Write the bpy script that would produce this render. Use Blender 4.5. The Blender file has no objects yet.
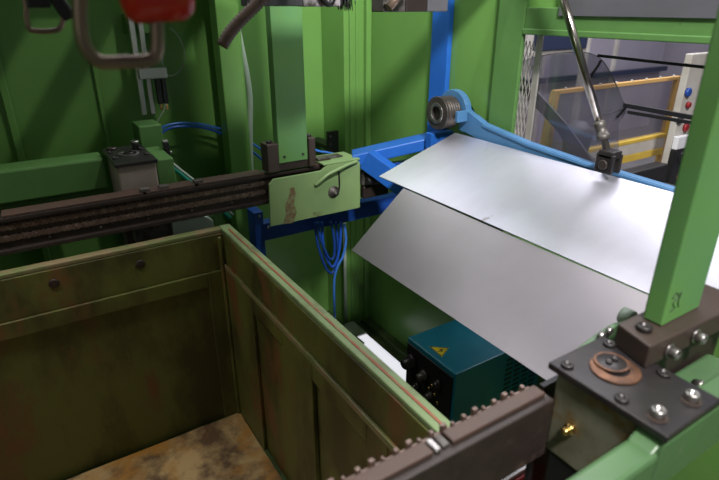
import bpy, math, random
from mathutils import Vector, Matrix
random.seed(7)
S = bpy.context.scene
C = S.collection
R = math.radians
CAMH, FPX, PITCH, YAW = 1.65, 539.0, R(23.5), R(32.5)

def at(px, py, ax, val):
    """a point of the place from a measured direction and a known plane"""
    v = (py-240)/FPX; l = (px-359.5)/FPX
    f = math.cos(PITCH)-v*math.sin(PITCH); d = math.sin(PITCH)+v*math.cos(PITCH)
    r = Vector((math.sin(YAW)*f+math.cos(YAW)*l, math.cos(YAW)*f-math.sin(YAW)*l, -d))
    o = Vector((0, 0, CAMH)); i = 'xyz'.index(ax)
    return o + r*((val-o[i])/r[i])

# ------------------------------------------------------------------ materials
def mat(name, col, rough=.5, metal=0, col2=None, scale=8, lo=.45, hi=.6, bump=0, bscale=60, col3=None, s3=3, lo3=.58, hi3=.66, detail=6, stretch=None, rough2=None, **kw):
    m = bpy.data.materials.new(name); m.use_nodes = True
    nt = m.node_tree; n = nt.nodes; L = nt.links; b = n['Principled BSDF']
    b.inputs['Roughness'].default_value = rough; b.inputs['Metallic'].default_value = metal
    b.inputs['Base Color'].default_value = (*col, 1)
    tc = n.new('ShaderNodeTexCoord'); src = tc.outputs['Object']
    if stretch:
        mp = n.new('ShaderNodeMapping'); mp.inputs['Scale'].default_value = stretch
        L.new(src, mp.inputs['Vector']); src = mp.outputs['Vector']
    def noise(sc, lo, hi, off=0):
        t = n.new('ShaderNodeTexNoise'); t.noise_dimensions = '4D'; t.inputs['W'].default_value = off
        t.inputs['Scale'].default_value = sc; t.inputs['Detail'].default_value = detail; t.inputs['Roughness'].default_value = .62
        L.new(src, t.inputs['Vector'])
        r = n.new('ShaderNodeMapRange'); r.inputs['From Min'].default_value = lo; r.inputs['From Max'].default_value = hi
        L.new(t.outputs['Fac'], r.inputs['Value']); return r.outputs['Result']
    cur = None
    def mix(fac, c1, c2):
        x = n.new('ShaderNodeMix'); x.data_type = 'RGBA'; L.new(fac, x.inputs[0])
        if isinstance(c1, tuple): x.inputs[6].default_value = (*c1, 1)
        else: L.new(c1, x.inputs[6])
        x.inputs[7].default_value = (*c2, 1); return x.outputs[2]
    if col2:
        f = noise(scale, lo, hi); cur = mix(f, col, col2)
        if rough2 is not None:
            rr = n.new('ShaderNodeMapRange'); L.new(f, rr.inputs['Value'])
            rr.inputs['To Min'].default_value = rough; rr.inputs['To Max'].default_value = rough2
            L.new(rr.outputs['Result'], b.inputs['Roughness'])
    if col3: cur = mix(noise(s3, lo3, hi3, 5.3), cur if cur else col, col3)
    if cur: L.new(cur, b.inputs['Base Color'])
    if bump:
        bp = n.new('ShaderNodeBump'); bp.inputs['Strength'].default_value = bump; bp.inputs['Distance'].default_value = .002
        t = n.new('ShaderNodeTexNoise'); t.inputs['Scale'].default_value = bscale; t.inputs['Detail'].default_value = 4
        L.new(src, t.inputs['Vector']); L.new(t.outputs['Fac'], bp.inputs['Height']); L.new(bp.outputs['Normal'], b.inputs['Normal'])
    for k, v in kw.items(): b.inputs[k].default_value = v
    return m
M = {}
M['wall'] = mat('green_wall_paint', (.145, .315, .075), .30, col2=(.125, .275, .066), scale=3, lo=.35, hi=.7, bump=.05, bscale=9)
M['green'] = mat('green_machine_paint', (.09, .21, .055), .5, col2=(.07, .17, .045), scale=9, lo=.4, hi=.75, col3=(.06, .07, .03), s3=25, lo3=.68, hi3=.74)
M['post'] = mat('green_column_paint', (.105, .25, .065), .55, col2=(.09, .23, .085), scale=5, lo=.4, hi=.7, col3=(.05, .08, .03), s3=30, lo3=.7, hi3=.76)
M['lightgreen'] = mat('worn_light_green_paint', (.22, .33, .135), .45, col2=(.17, .27, .115), scale=7, lo=.4, hi=.7, col3=(.12, .085, .05), s3=9, lo3=.58, hi3=.66)
M['armgreen'] = mat('bright_green_arm_paint', (.068, .145, .055), .42, col2=(.062, .12, .056), scale=12, lo=.4, hi=.7, col3=(.17, .17, .14), s3=20, lo3=.66, hi3=.74)
M['bin'] = mat('oily_olive_paint', (.095, .105, .022), .5, col2=(.040, .038, .010), scale=3.6, lo=.44, hi=.57, col3=(.13, .06, .02), s3=5.5, lo3=.55, hi3=.64, stretch=(1, 1, .45), bump=.15, bscale=30)
M['rim'] = mat('worn_rim_paint', (.20, .15, .08), .5, col2=(.12, .15, .05), scale=14, lo=.42, hi=.6)
M['rimgreen'] = mat('pale_green_rim_paint', (.20, .28, .125), .5, col2=(.13, .15, .07), scale=16, lo=.5, hi=.68)
M['rimred'] = mat('orange_red_edge_paint', (.30, .075, .035), .5, col2=(.25, .16, .07), scale=20, lo=.5, hi=.62)
M['rusty'] = mat('rusty_steel_floor', (.42, .29, .13), .55, .2, col2=(.12, .07, .035), scale=7, lo=.44, hi=.58, col3=(.36, .17, .03), s3=4, lo3=.52, hi3=.62, bump=.2, bscale=25)
M['rail'] = mat('oily_brown_steel', (.026, .0165, .0135), .5, 0, col2=(.016, .011, .009), scale=22, lo=.35, hi=.7, col3=(.09, .055, .04), s3=14, lo3=.6, hi3=.72, bump=.3, bscale=90)
M['railtop'] = mat('brown_wear_strip', (.062, .034, .024), .5, 0, col2=(.05, .032, .025), scale=20, lo=.4, hi=.7, bump=.15, bscale=80)
M['chain'] = mat('greasy_chain', (.14, .095, .08), .34, .5, col2=(.30, .22, .18), scale=60, lo=.5, hi=.7)
M['iron'] = mat('brown_iron', (.05, .034, .027), .5, .1, col2=(.045, .032, .026), scale=20, lo=.4, hi=.7)
M['plate'] = mat('black_oxide_plate', (.020, .018, .020), .36, .3, col2=(.038, .032, .030), scale=15, lo=.4, hi=.7)
M['body'] = mat('stained_grey_casting', (.22, .215, .16), .45, .1, col2=(.13, .12, .075), scale=14, lo=.4, hi=.65, col3=(.17, .095, .02), s3=16, lo3=.52, hi3=.64)
M['body2'] = mat('plain_grey_casting', (.28, .235, .20), .55, .1, col2=(.2, .17, .145), scale=9, lo=.4, hi=.7)
M['bolt'] = mat('zinc_bolt', (.42, .40, .39), .32, .9, col2=(.25, .22, .2), scale=80, lo=.45, hi=.65)
M['darkbolt'] = mat('oiled_black_bolt', (.05, .045, .045), .35, .6)
M['copper'] = mat('copper_brown_ring', (.21, .10, .055), .38, .5, col2=(.07, .04, .028), scale=35, lo=.4, hi=.65)
M['brass'] = mat('brass', (.75, .50, .18), .25, 1)
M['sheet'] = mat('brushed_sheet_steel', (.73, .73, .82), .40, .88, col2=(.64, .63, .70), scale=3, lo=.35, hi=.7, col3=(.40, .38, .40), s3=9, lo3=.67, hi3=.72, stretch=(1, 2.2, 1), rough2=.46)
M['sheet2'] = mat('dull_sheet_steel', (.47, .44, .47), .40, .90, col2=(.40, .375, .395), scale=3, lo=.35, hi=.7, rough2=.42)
M['blue'] = mat('blue_paint', (.018, .13, .52), .4, col2=(.015, .10, .42), scale=6, lo=.4, hi=.7)
M['ltblue'] = mat('light_blue_paint', (.075, .20, .38), .38, col2=(.06, .17, .34), scale=8, lo=.4, hi=.7)
M['dkblue'] = mat('deep_blue_paint', (.014, .075, .38), .4, col2=(.012, .055, .28), scale=8, lo=.4, hi=.7)
M['hose'] = mat('blue_air_hose', (.02, .10, .55), .3)
M['hose2'] = mat('light_blue_air_hose', (.06, .22, .75), .3)
M['teal'] = mat('petrol_blue_paint', (.008, .20, .28), .33, col2=(.007, .165, .24), scale=6, lo=.4, hi=.7)
M['tealpipe'] = mat('teal_pipe', (.04, .36, .28), .35)
M['dark'] = mat('dark_metal', (.02, .02, .022), .4, .3)
M['black'] = mat('black_plastic', (.012, .012, .014), .4)
M['grey'] = mat('grey_painted_steel', (.105, .105, .12), .55, .05, col2=(.085, .085, .095), scale=5, lo=.4, hi=.7)
M['mech'] = mat('greasy_grey_steel', (.13, .12, .11), .45, .5, col2=(.05, .04, .035), scale=25, lo=.45, hi=.6)
M['alu'] = mat('aluminium', (.55, .54, .53), .38, .7)
M['cable'] = mat('grey_cable', (.36, .38, .34), .5)
M['conduit'] = mat('pale_grey_conduit', (.42, .50, .42), .45)
M['smear'] = mat('rusty_smear', (.15, .10, .05), .6, col2=(.20, .22, .10), scale=60, lo=.45, hi=.6)
M['rollersteel'] = mat('dark_ribbed_steel', (.055, .048, .042), .5, .4, col2=(.12, .10, .085), scale=30, lo=.5, hi=.7)
M['chrome'] = mat('oily_chrome_rod', (.50, .46, .42), .16, 1, col2=(.30, .27, .22), scale=20, lo=.45, hi=.65)
M['tube'] = mat('tarnished_tube', (.26, .185, .135), .4, .6, col2=(.16, .12, .10), scale=30, lo=.4, hi=.7)
M['red'] = mat('glossy_red', (.55, .02, .012), .22)
M['redbox'] = mat('dark_red_paint', (.28, .012, .015), .5)
M['ribhose'] = mat('brown_ribbed_rubber', (.13, .075, .055), .5, col2=(.07, .045, .035), scale=40, lo=.4, hi=.7)
M['yellow'] = mat('yellow_paint', (.66, .46, .06), .5, col2=(.55, .37, .06), scale=12, lo=.4, hi=.7)
M['orange'] = mat('orange_yellow_paint', (.60, .36, .12), .5)
M['signyellow'] = mat('sign_yellow', (.82, .66, .02), .4)
M['white'] = mat('white_coating', (.82, .82, .86), .45)
M['offwhite'] = mat('offwhite_paint', (.55, .52, .48), .5, col2=(.45, .42, .38), scale=6, lo=.4, hi=.6)
M['hallwall'] = mat('grey_violet_wall', (.38, .35, .42), .7, col2=(.31, .29, .36), scale=1.2, lo=.4, hi=.7)
M['hallfloor'] = mat('grey_concrete', (.20, .19, .20), .6, col2=(.15, .145, .15), scale=2, lo=.4, hi=.7)
M['floor'] = mat('dark_green_floor_plate', (.05, .085, .022), .45, col2=(.03, .045, .015), scale=5, lo=.4, hi=.7)
M['navy'] = mat('navy_panel', (.02, .03, .07), .5)
M['dustgrey'] = mat('grey_bundle_wrap', (.42, .39, .40), .5, .2, col2=(.12, .1, .09), scale=45, lo=.48, hi=.56)
def clear_mat():
    m = bpy.data.materials.new('smoky_acrylic'); m.use_nodes = True; nt = m.node_tree; n = nt.nodes; L = nt.links
    n.remove(n['Principled BSDF']); out = n['Material Output']
    t = n.new('ShaderNodeBsdfTransparent'); t.inputs[0].default_value = (.80, .79, .83, 1)
    g = n.new('ShaderNodeBsdfGlossy'); g.inputs['Roughness'].default_value = .12; g.inputs[0].default_value = (.8, .8, .85, 1)
    d = n.new('ShaderNodeBsdfDiffuse'); d.inputs[0].default_value = (.42, .40, .46, 1)
    a = n.new('ShaderNodeMixShader'); a.inputs[0].default_value = .35; L.new(g.outputs[0], a.inputs[1]); L.new(d.outputs[0], a.inputs[2])
    x = n.new('ShaderNodeMixShader'); x.inputs[0].default_value = .20; L.new(t.outputs[0], x.inputs[1]); L.new(a.outputs[0], x.inputs[2])
    L.new(x.outputs[0], out.inputs['Surface']); return m
M['acrylic'] = clear_mat()
M['brace'] = mat('dark_violet_grey_paint', (.055, .052, .075), .5)
M['glow'] = mat('white_added_glow', (.8, .8, .85), .5)
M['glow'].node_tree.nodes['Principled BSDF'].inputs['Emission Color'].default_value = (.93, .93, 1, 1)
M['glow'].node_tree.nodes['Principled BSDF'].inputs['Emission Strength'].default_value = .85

# ------------------------------------------------------------------ mesh helpers
class MB:
    def __init__(s): s.v = []; s.f = []; s.sm = []
    def add(s, vs, fs, smooth=False):
        o = len(s.v); s.v += [tuple(p) for p in vs]; s.f += [tuple(i+o for i in f) for f in fs]; s.sm += [smooth]*len(fs); return s
    def box(s, x0, x1, y0, y1, z0, z1):
        if x0 > x1: x0, x1 = x1, x0
        if y0 > y1: y0, y1 = y1, y0
        if z0 > z1: z0, z1 = z1, z0
        v = [(x, y, z) for x in (x0, x1) for y in (y0, y1) for z in (z0, z1)]
        return s.add(v, [(0,1,3,2), (4,6,7,5), (0,4,5,1), (2,3,7,6), (0,2,6,4), (1,5,7,3)])
    def bar(s, a, b, w, h, up=(0,0,1)):
        a, b = Vector(a), Vector(b); d = (b-a).normalized(); u = Vector(up)
        sd = d.cross(u).normalized(); u = sd.cross(d).normalized()
        v = [p+sd*i*w/2+u*j*h/2 for p in (a, b) for (i, j) in ((-1,-1), (1,-1), (1,1), (-1,1))]
        return s.add(v, [(0,1,2,3), (7,6,5,4), (0,4,5,1), (1,5,6,2), (2,6,7,3), (3,7,4,0)])
    def prism(s, pts, off):
        """polygon pts (3D) pushed by the offset vector"""
        n = len(pts); off = Vector(off); v = [Vector(p) for p in pts]; v += [p+off for p in v]
        f = [tuple(range(n))[::-1], tuple(range(n, 2*n))] + [(i, (i+1) % n, n+(i+1) % n, n+i) for i in range(n)]
        return s.add(v, f)
    def lathe(s, a, ax, prof, seg=24):
        """prof: (distance along axis, radius)"""
        a = Vector(a); d = Vector(ax).normalized(); t = Vector((0,0,1)) if abs(d.z) < .9 else Vector((1,0,0))
        u = d.cross(t).normalized(); w = d.cross(u); v = []; f = []
        for (h, r) in prof:
            for k in range(seg):
                an = 2*math.pi*k/seg; v.append(a+d*h+(u*math.cos(an)+w*math.sin(an))*r)
        for i in range(len(prof)-1):
            for k in range(seg):
                k2 = (k+1) % seg; f.append((i*seg+k, i*seg+k2, (i+1)*seg+k2, (i+1)*seg+k))
        s.add(v, f, True)
        o = len(s.v)-len(v)
        if prof[0][1] > 0: s.f.append(tuple(o+k for k in range(seg))[::-1]); s.sm.append(False)
        if prof[-1][1] > 0: s.f.append(tuple(o+(len(prof)-1)*seg+k for k in range(seg))); s.sm.append(False)
        return s
    def cyl(s, a, b, r, seg=20):
        a, b = Vector(a), Vector(b); return s.lathe(a, b-a, [(0, r), ((b-a).length, r)], seg)
    def ring(s, a, ax, h, r0, r1, seg=32):
        """tube of inner radius r0 and outer r1"""
        a = Vector(a); d = Vector(ax).normalized(); t = Vector((0,0,1)) if abs(d.z) < .9 else Vector((1,0,0))
        u = d.cross(t).normalized(); w = d.cross(u); v = []; f = []
        pr = [(0, r0), (0, r1), (h, r1), (h, r0)]
        for (hh, r) in pr:
            for k in range(seg):
                an = 2*math.pi*k/seg; v.append(a+d*hh+(u*math.cos(an)+w*math.sin(an))*r)
        for i in range(4):
            for k in range(seg):
                k2 = (k+1) % seg; j = (i+1) % 4; f.append((i*seg+k, i*seg+k2, j*seg+k2, j*seg+k))
        return s.add(v, f, False)
    def tube(s, pts, r, seg=10, sub=6, rib=0):
        P = spline([Vector(p) for p in pts], sub); v = []; f = []; pu = None
        for i, p in enumerate(P):
            d = (P[min(i+1, len(P)-1)]-P[max(i-1, 0)]).normalized()
            if pu is None: pu = d.orthogonal().normalized()
            u = (pu-d*pu.dot(d)).normalized(); pu = u; w = d.cross(u)
            rr = r*(1+(rib if i % 2 else 0))
            v += [p+(u*math.cos(2*math.pi*k/seg)+w*math.sin(2*math.pi*k/seg))*rr for k in range(seg)]
        for i in range(len(P)-1):
            for k in range(seg):
                k2 = (k+1) % seg; f.append((i*seg+k, i*seg+k2, (i+1)*seg+k2, (i+1)*seg+k))
        s.add(v, f, True); o = len(s.v)-len(v); n = len(P)
        s.f += [tuple(o+k for k in range(seg))[::-1], tuple(o+(n-1)*seg+k for k in range(seg))]; s.sm += [False, False]
        return s
    def build(s, name, m, parent=None, bevel=0, label=None):
        me = bpy.data.meshes.new(name); org = Vector((0,0,0))
        pw = parent['_w'] if parent and '_w' in parent else (0,0,0)
        base = Vector((0,0,0))
        if parent is None:
            xs = [p[0] for p in s.v]; ys = [p[1] for p in s.v]; zs = [p[2] for p in s.v]
            base = Vector(((min(xs)+max(xs))/2, (min(ys)+max(ys))/2, min(zs)))
        else: base = Vector(pw)
        me.from_pydata([tuple(Vector(p)-base) for p in s.v], [], s.f)
        me.polygons.foreach_set('use_smooth', s.sm)
        me.materials.append(M[m] if isinstance(m, str) else m)
        import bmesh
        bm = bmesh.new(); bm.from_mesh(me); bmesh.ops.recalc_face_normals(bm, faces=bm.faces); bm.to_mesh(me); bm.free()
        me.update()
        o = bpy.data.objects.new(name, me); C.objects.link(o)
        if parent is None: o.location = base; o['_w'] = tuple(base)
        else: o.parent = parent; o['_w'] = tuple(base)
        if bevel:
            b = o.modifiers.new('bevel', 'BEVEL'); b.width = bevel; b.segments = 2; b.limit_method = 'ANGLE'; b.angle_limit = R(50)
            b.harden_normals = False
        if label: o['label'] = label
        return o
def spline(P, sub):
    if sub <= 1 or len(P) < 3:
        if len(P) == 2 and sub > 1: return [P[0].lerp(P[1], i/sub) for i in range(sub+1)]
        return P
    out = []
    for i in range(len(P)-1):
        p0, p1, p2, p3 = P[max(i-1, 0)], P[i], P[i+1], P[min(i+2, len(P)-1)]
        for k in range(sub):
            t = k/sub
            out.append(.5*((2*p1)+(-p0+p2)*t+(2*p0-5*p1+4*p2-p3)*t*t+(-p0+3*p1-3*p2+p3)*t**3))
    out.append(P[-1]); return out
def tag(o, label, cat, group=None, kind=None):
    o['label'] = label; o['category'] = cat
    if group: o['group'] = group
    if kind: o['kind'] = kind
    return o
def thing(name, loc, label, cat, group=None):
    o = bpy.data.objects.new(name, None); C.objects.link(o); o.location = loc; o['_w'] = tuple(loc); o.empty_display_size = .05
    return tag(o, label, cat, group)
def struct(name, mb, m, bevel=0):
    o = mb.build(name, m, None, bevel); o['kind'] = 'structure'; return o
def bolt(mb_, p, r, h, ax=(0,0,1)):
    mb_.lathe(p, ax, [(0, r), (h*.85, r), (h, r*.88), (h, r*.5), (h*.55, r*.5), (h*.55, .0001)], 16); return mb_

# ------------------------------------------------------------------ setting
struct('floor', MB().box(-2.5, 1.46, -1.5, 2.46, -.05, 0), 'floor')
struct('floor_workshop', MB().box(1.46, 9, -3, 9, -.07, -.01), 'hallfloor')
WX = 1.46
# right hand wall: solid part, sill under the opening, header beam over it
w = MB().box(WX, WX+.04, 1.37, 2.46, 0, 1.95).box(WX, WX+.04, -1.5, 1.37, 0, .86).box(WX, WX+.04, -1.5, 1.37, 1.60, 1.95)
struct('wall_right', w, 'wall')
struct('wall_back', MB().box(-2.5, WX, 2.42, 2.46, 0, 1.95), 'wall')
struct('shade_canopy', MB().box(-2.5, .72, 2.05, 2.419, 1.955, 1.98), 'green')  # unseen canopy added to keep overhead light off the far wall
struct('trim_9', MB().box(.45, 1.459, 1.31, 1.37, 1.801, 1.87), 'green')
# raised vertical bands and posts
t = MB().box(WX-.018, WX-.001, 1.285, 1.40, 0, 1.90)
struct('trim_1', t, 'green', .003)
t = MB().box(WX-.016, WX+.05, -1.5, 1.284, 1.572, 1.645).box(WX-.022, WX+.05, -1.5, 1.284, 1.565, 1.583)
struct('trim_2', t, 'green', .003)
# corner post with folded ridges
t = MB().box(1.325, WX-.001, 2.21, 2.419, 0, 1.95).box(1.35, 1.365, 2.198, 2.212, 0, 1.95).box(1.385, 1.40, 2.203, 2.212, 0, 1.95).box(1.43, 1.459, 2.185, 2.212, 0, 1.95)
struct('trim_3', t, 'wall', .004)
# post left of the lit panel
t = MB().box(.752, .842, 2.22, 2.30, 0, 1.95).box(.842, .856, 2.24, 2.419, 0, 1.95)
struct('trim_4', t, 'wall', .004)
# folded seam on the far wall at the left
t = MB().box(-.02, .005, 2.395, 2.419, 0, 1.95).box(.30, .315, 2.40, 2.419, 0, 1.95)
struct('trim_5', t, 'wall', .003)
# foot ledge of the right wall
struct('trim_6', MB().box(WX-.05, WX-.001, -.5, 2.18, 0.0, .035), 'floor', .003)
# unseen slabs added over the left side to shade the far wall
struct('shade_slabs', MB().box(-2.5, -.5, .96, 2.46, 2.55, 2.60).box(-2.5, .56, .90, .95, 2.2, 2.9).box(-2.5, .56, -.1, .899, 2.2, 2.25), 'green')
struct('wall_left', MB().box(-2.5, -2.45, -1.5, 2.46, 0, 2.54), 'wall')
# workshop beyond the opening
struct('wall_workshop', MB().box(8.9, 9, -3, 9, 0, 5).box(1.6, 9, 8.9, 9, 0, 5), 'hallwall')

# ------------------------------------------------------------------ steel bin
X0, X1, Y0, Y1, ZR, ZF = -.75, .53, .50, 1.72, .94, .15
b = thing('steel_bin', ((X0+X1)/2, (Y0+Y1)/2, 0), 'deep olive green steel scrap bin with worn rim, open and empty, under the rails', 'bin')
T = .032
def wallpanel(name, mb): return mb.build(name, 'bin', b, .003)
# right wall with band ledge and pressed panels
m = MB().box(X1, X1+T-.004, Y0-.02, Y1+.02, ZF-.01, ZR-.015)
m.box(X1-.012, X1, Y0, Y1, .800, .812)
m.box(X1-.006, X1, Y0, Y1, .812, .925)
for (ya, yb) in ((1.46, 1.715), (1.045, 1.23), (.70, .78)): m.box(X1-.014, X1, ya, yb, ZF, .800)
for (ya, yb) in ((1.23, 1.46), (.78, 1.045), (.5, .70)): m.prism([(X1, ya, .800), (X1-.014, ya, .800), (X1-.014, ya, .745), (X1, ya, .715)], (0, yb-ya, 0))
wallpanel('side_wall', m)
MB().box(X1-.0145, X1-.0122, Y0, Y1-.01, .797, .814).build('ledge', 'rim', b, .001, 'worn brown ledge along the inside of the wall')
m = MB().box(X0-.02, X1+.02, Y1, Y1+T-.004, ZF-.01, ZR-.015)
m.box(X0, X1, Y1-.006, Y1, .79, .925).box(.455, X1-.015, Y1-.014, Y1, ZF, .79).box(X0, .455, Y1-.014, Y1, .735, .79)
m.box(X0, X0+.1, Y1-.014, Y1, ZF, .79)
wallpanel('side_wall', m)
wallpanel('side_wall', MB().box(X0-T+.004, X0, Y0-.02, Y1+.02, ZF-.01, ZR-.015))
wallpanel('side_wall', MB().box(X0-.02, X1+.02, Y0-T+.004, Y0, ZF-.01, ZR-.015))
MB().box(X1-.003, X1+T+.004, Y0-T, Y1+T, ZR-.0145, ZR).build('rim', 'rimgreen', b, .003, 'pale green worn rim')
MB().box(X1+.013, X1+.019, Y0-.01, Y1-.02, ZR+.0002, ZR+.0018).build('rim_stripe', 'rimred', b, 0, 'orange red paint stripe')
MB().box(X0-T, X1-.004, Y1-.003, Y1+T, ZR-.0145, ZR).build('rim', 'rim', b, .003, 'brown worn rim')
MB().box(X0-T, X0+.003, Y0, Y1-.004, ZR-.0145, ZR).build('rim', 'rim', b, .003)
MB().box(X0-T, X1-.004, Y0-T, Y0-.001, ZR-.0145, ZR).build('rim', 'rim', b, .003)
MB().box(X0, X1-.016, Y0, Y1-.016, ZF-.03, ZF).build('bin_floor', 'rusty', b, 0, 'rusty brown floor plate')
for x in (-.30, -.004, .246): MB().lathe((x, Y1-.0065, .879), (0,-1,0), [(0, .015), (.003, .014), (.003, .008)], 16).build('hole_plug', 'rail', b)
for x in (X0+.02, X1-.10):
    for y in (Y0+.02, Y1-.10): MB().box(x, x+.08, y, y+.08, 0, ZF-.012).build('foot', 'bin', b, .004)
m = MB()
m.box(X1-.028, X1-.013, Y1-.028, Y1-.014, ZF, .92)
m.build('corner_bead', 'bin', b, .006)

# ------------------------------------------------------------------ rails
def chain(xa, xb, yf, sgn, z, parent, name='drive_chain'):
    """roller chain lying against the rail; yf = face, sgn = outward direction in y"""
    m = MB(); n = int((xb-xa)/.027); p = (xb-xa)/n
    for i in range(n):
        x = xa+(i+.5)*p; k = i % 2
        m.prism([(x-.62*p, yf, z-.006), (x-.3*p, yf, z-.010), (x, yf, z-.006), (x+.3*p, yf, z-.010), (x+.62*p, yf, z-.006), (x+.62*p, yf, z+.006), (x+.3*p, yf, z+.010), (x, yf, z+.006), (x-.3*p, yf, z+.010), (x-.62*p, yf, z+.006)], (0, sgn*(.004+.002*k), 0))
        m.lathe((x+.5*p, yf, z), (0, sgn, 0), [(0, .0045), (.0095, .0045)], 8)
    return m.build(name, 'chain', parent)
fr = thing('transfer_rail', (.2, 1.80, .98), 'long dark brown steel rail with chain on its face, crossing behind the bin', 'rail')
MB().box(-1.6, 1.0, 1.785, 1.835, .978, 1.088).box(-1.6, 1.0, 1.765, 1.785, .978, .992).box(-1.6, 1.0, 1.770, 1.785, 1.076, 1.088).build('beam', 'rail', fr, .002)
for (a_, b_) in ((-1.6, -.1), (-.09, .30), (.31, .47), (.48, .72), (.92, 1.0)): MB().box(a_, b_, 1.772, 1.83, 1.0885, 1.096).build('wear_strip', 'railtop', fr, .0015)
chain(-1.6, .72, 1.7845, -1, 1.056, fr); chain(-1.6, .72, 1.7845, -1, 1.022, fr)
for i in range(12): MB().lathe((-1.0+i*.145, 1.7845, 1.003), (0,-1,0), [(0, .004), (.006, .003)], 8).build('rivet', 'mech', fr)
for x in (.295, .355, .47): MB().box(x, x+.03, 1.774, 1.80, 1.0965, 1.106).build('stop_dog', 'mech', fr, .001)

nr = thing('transfer_rail', (.2, .40, .98), 'long brown steel rail in the foreground with toothed chain along its top', 'rail')
MB().box(-.8, .608, .396, .434, .985, 1.096).build('beam', 'rail', nr, .003)
for (xa, xb) in ((-.5, .19), (.205, .378), (.412, .600)): MB().box(xa, xb, .408, .432, 1.0965, 1.104).build('wear_strip', 'railtop', nr, .002)
MB().box(.382, .392, .408, .432, 1.0965, 1.103).build('joint_block', 'bolt', nr, .002, 'bright metal joint block between the strips')
MB().box(.396, .408, .410, .432, 1.0965, 1.102).build('joint_block', 'mech', nr, .002)
chain(-.6, .60, .4345, 1, 1.080, nr)
m = MB()
for i in range(59):
    x = -.6+i*.0203
    m.box(x, x+.0045+.002*(i % 3), .4345, .4415, 1.094, 1.102+.003*((i*7) % 3))
m.box(-.6, .6, .4345, .4415, 1.086, 1.0945)
m.build('toothed_strip', 'chain', nr, .001)
MB().box(-.6, .60, .4345, .445, 1.045, 1.075).build('chain_guide', 'rail', nr, .002)

# ------------------------------------------------------------------ gearboxes
def gearbox(x0, x1, y0, y1, zt, zb, body, label, near):
    g = thing('gearbox', ((x0+x1)/2, (y0+y1)/2, zb), label, 'gearbox', 'rail gearboxes')
    sgn = 1 if near else -1
    if near: MB().box(x0+.008, x1-.006, y0+.045, y1-.012, zb, zt-.0125).build('body', body, g, .006)
    else: MB().box(x0+.008, x1-.006, y0+.010, y1-.035, zb, zt-.0125).build('body', body, g, .006)
    MB().box(x0, x1, y0, y1, zt-.012, zt).build('top_plate', 'plate', g, .0025)
    cx = (x0+x1)/2; cy = y0+(y1-y0)*(.64 if near else .5); r = .036
    MB().ring((cx, cy, zt), (0,0,1), .0035, r*(.55 if near else .72), r).build('ring', 'copper' if near else 'bolt', g, .001)
    if near: cx += .006; cy += .011
    MB().lathe((cx, cy, zt), (0,0,1), [(0, r*(.66 if near else .5)), (.005, r*(.66 if near else .5)), (.007, r*(.56 if near else .42)), (.007, .0001)], 28).build('boss', 'plate', g)
    if near: MB().ring((cx, cy, zt+.0055), (0,0,1), .0012, r*.60, r*.70).build('boss_rim', 'copper', g, 0, 'worn copper coloured rim')
    for dx in (-.007, .007): bolt(MB(), (cx+dx, cy, zt+.0072), .005, .004).build('boss_screw', 'darkbolt', g)
    cy = y0+(y1-y0)*(.64 if near else .5)
    yy = [cy-.045, cy+.045]
    for y in yy:
        for x in (x0+.016, x1-.016): bolt(MB(), (x, y, zt), .0095, .005).build('bolt', 'darkbolt', g)
    return g
g1 = gearbox(.610, .745, .233, .42, 1.15, .985, 'body', 'near gearbox with black bolted top plate, copper ring and stained grey body', True)
for (x, y) in ((.635, .262), (.705, .255)):
    MB().lathe((x, y, 1.15), (0,0,1), [(0, .0135), (.0015, .0135)], 24).build('washer', 'iron', g1, 0, 'dull brown washer')
    bolt(MB(), (x, y, 1.1515), .0098, .012).build('bolt', 'bolt', g1, 0, 'raised zinc socket head bolt')
MB().lathe((.6175, .368, 1.056), (-1,0,0), [(0, .009), (.005, .009), (.005, .006), (.011, .006), (.013, .0075), (.017, .004), (.0175, .0001)], 14).build('grease_nipple', 'brass', g1)
g2 = gearbox(.242, .377, 1.845, 2.10, 1.18, .96, 'body2', 'far gearbox with black top plate and plain grey body behind the far rail', False)
MB().lathe((.345, 2.03, 1.18), (0,0,1), [(0, .011), (.022, .011), (.022, .014), (.030, .014)], 14).build('filler_cap', 'bolt', g2)
MB().lathe((.27, 2.07, 1.18), (0,0,1), [(0, .017), (.006, .017), (.008, .010)], 14).build('filler_cap', 'mech', g2)
MB().lathe((.262, 1.8545, 1.075), (0,-1,0), [(0, .006), (.008, .006), (.010, .003)], 10).build('grease_nipple', 'bolt', g2)
MB().box(.25, .36, 1.95, 2.05, .0, .9595).build('pedestal', 'rail', g2, .004)
MB().box(.62, .735, .28, .40, 0, .984).build('pedestal', 'dark', g1, .004)

# ------------------------------------------------------------------ green arms
a1 = thing('support_arm', (.45, .26, 1.06), 'bright green box section arm in the bottom right foreground with scuffed edges', 'arm', 'green gearbox arms')
MB().box(.2, .612, .236, .277, 1.04, 1.120).box(.612, .92, .236, .277, 1.04, 1.136).box(.747, .92, .277, .330, 1.04, 1.105).build('arm_tube', 'armgreen', a1, .007)
MB().prism([(.595, .240, 1.119), (.625, .240, 1.119), (.625, .240, 1.130), (.610, .240, 1.128)], (0, .035, 0)).build('weld_gusset', 'armgreen', a1, .003)
a2 = thing('support_arm', (-.4, 2.1, 1.04), 'dark green horizontal box section arm joining the far gearbox from the left', 'arm', 'green gearbox arms')
MB().box(-1.8, .238, 2.05, 2.16, 1.045, 1.158).build('arm_tube', 'green', a2, .008)
MB().box(-1.8, .235, 2.10, 2.16, .90, 1.044).build('web_plate', 'green', a2, .004)
sb = thing('stop_block', (.42, 2.0, .9), 'green stepped block standing right of the far gearbox', 'block')
MB().box(.379, .438, 1.89, 2.10, .96, 1.165).build('low_block', 'green', sb, .004)
MB().box(.379, .462, 2.105, 2.23, .96, 1.242).build('tall_block', 'green', sb, .004)
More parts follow.
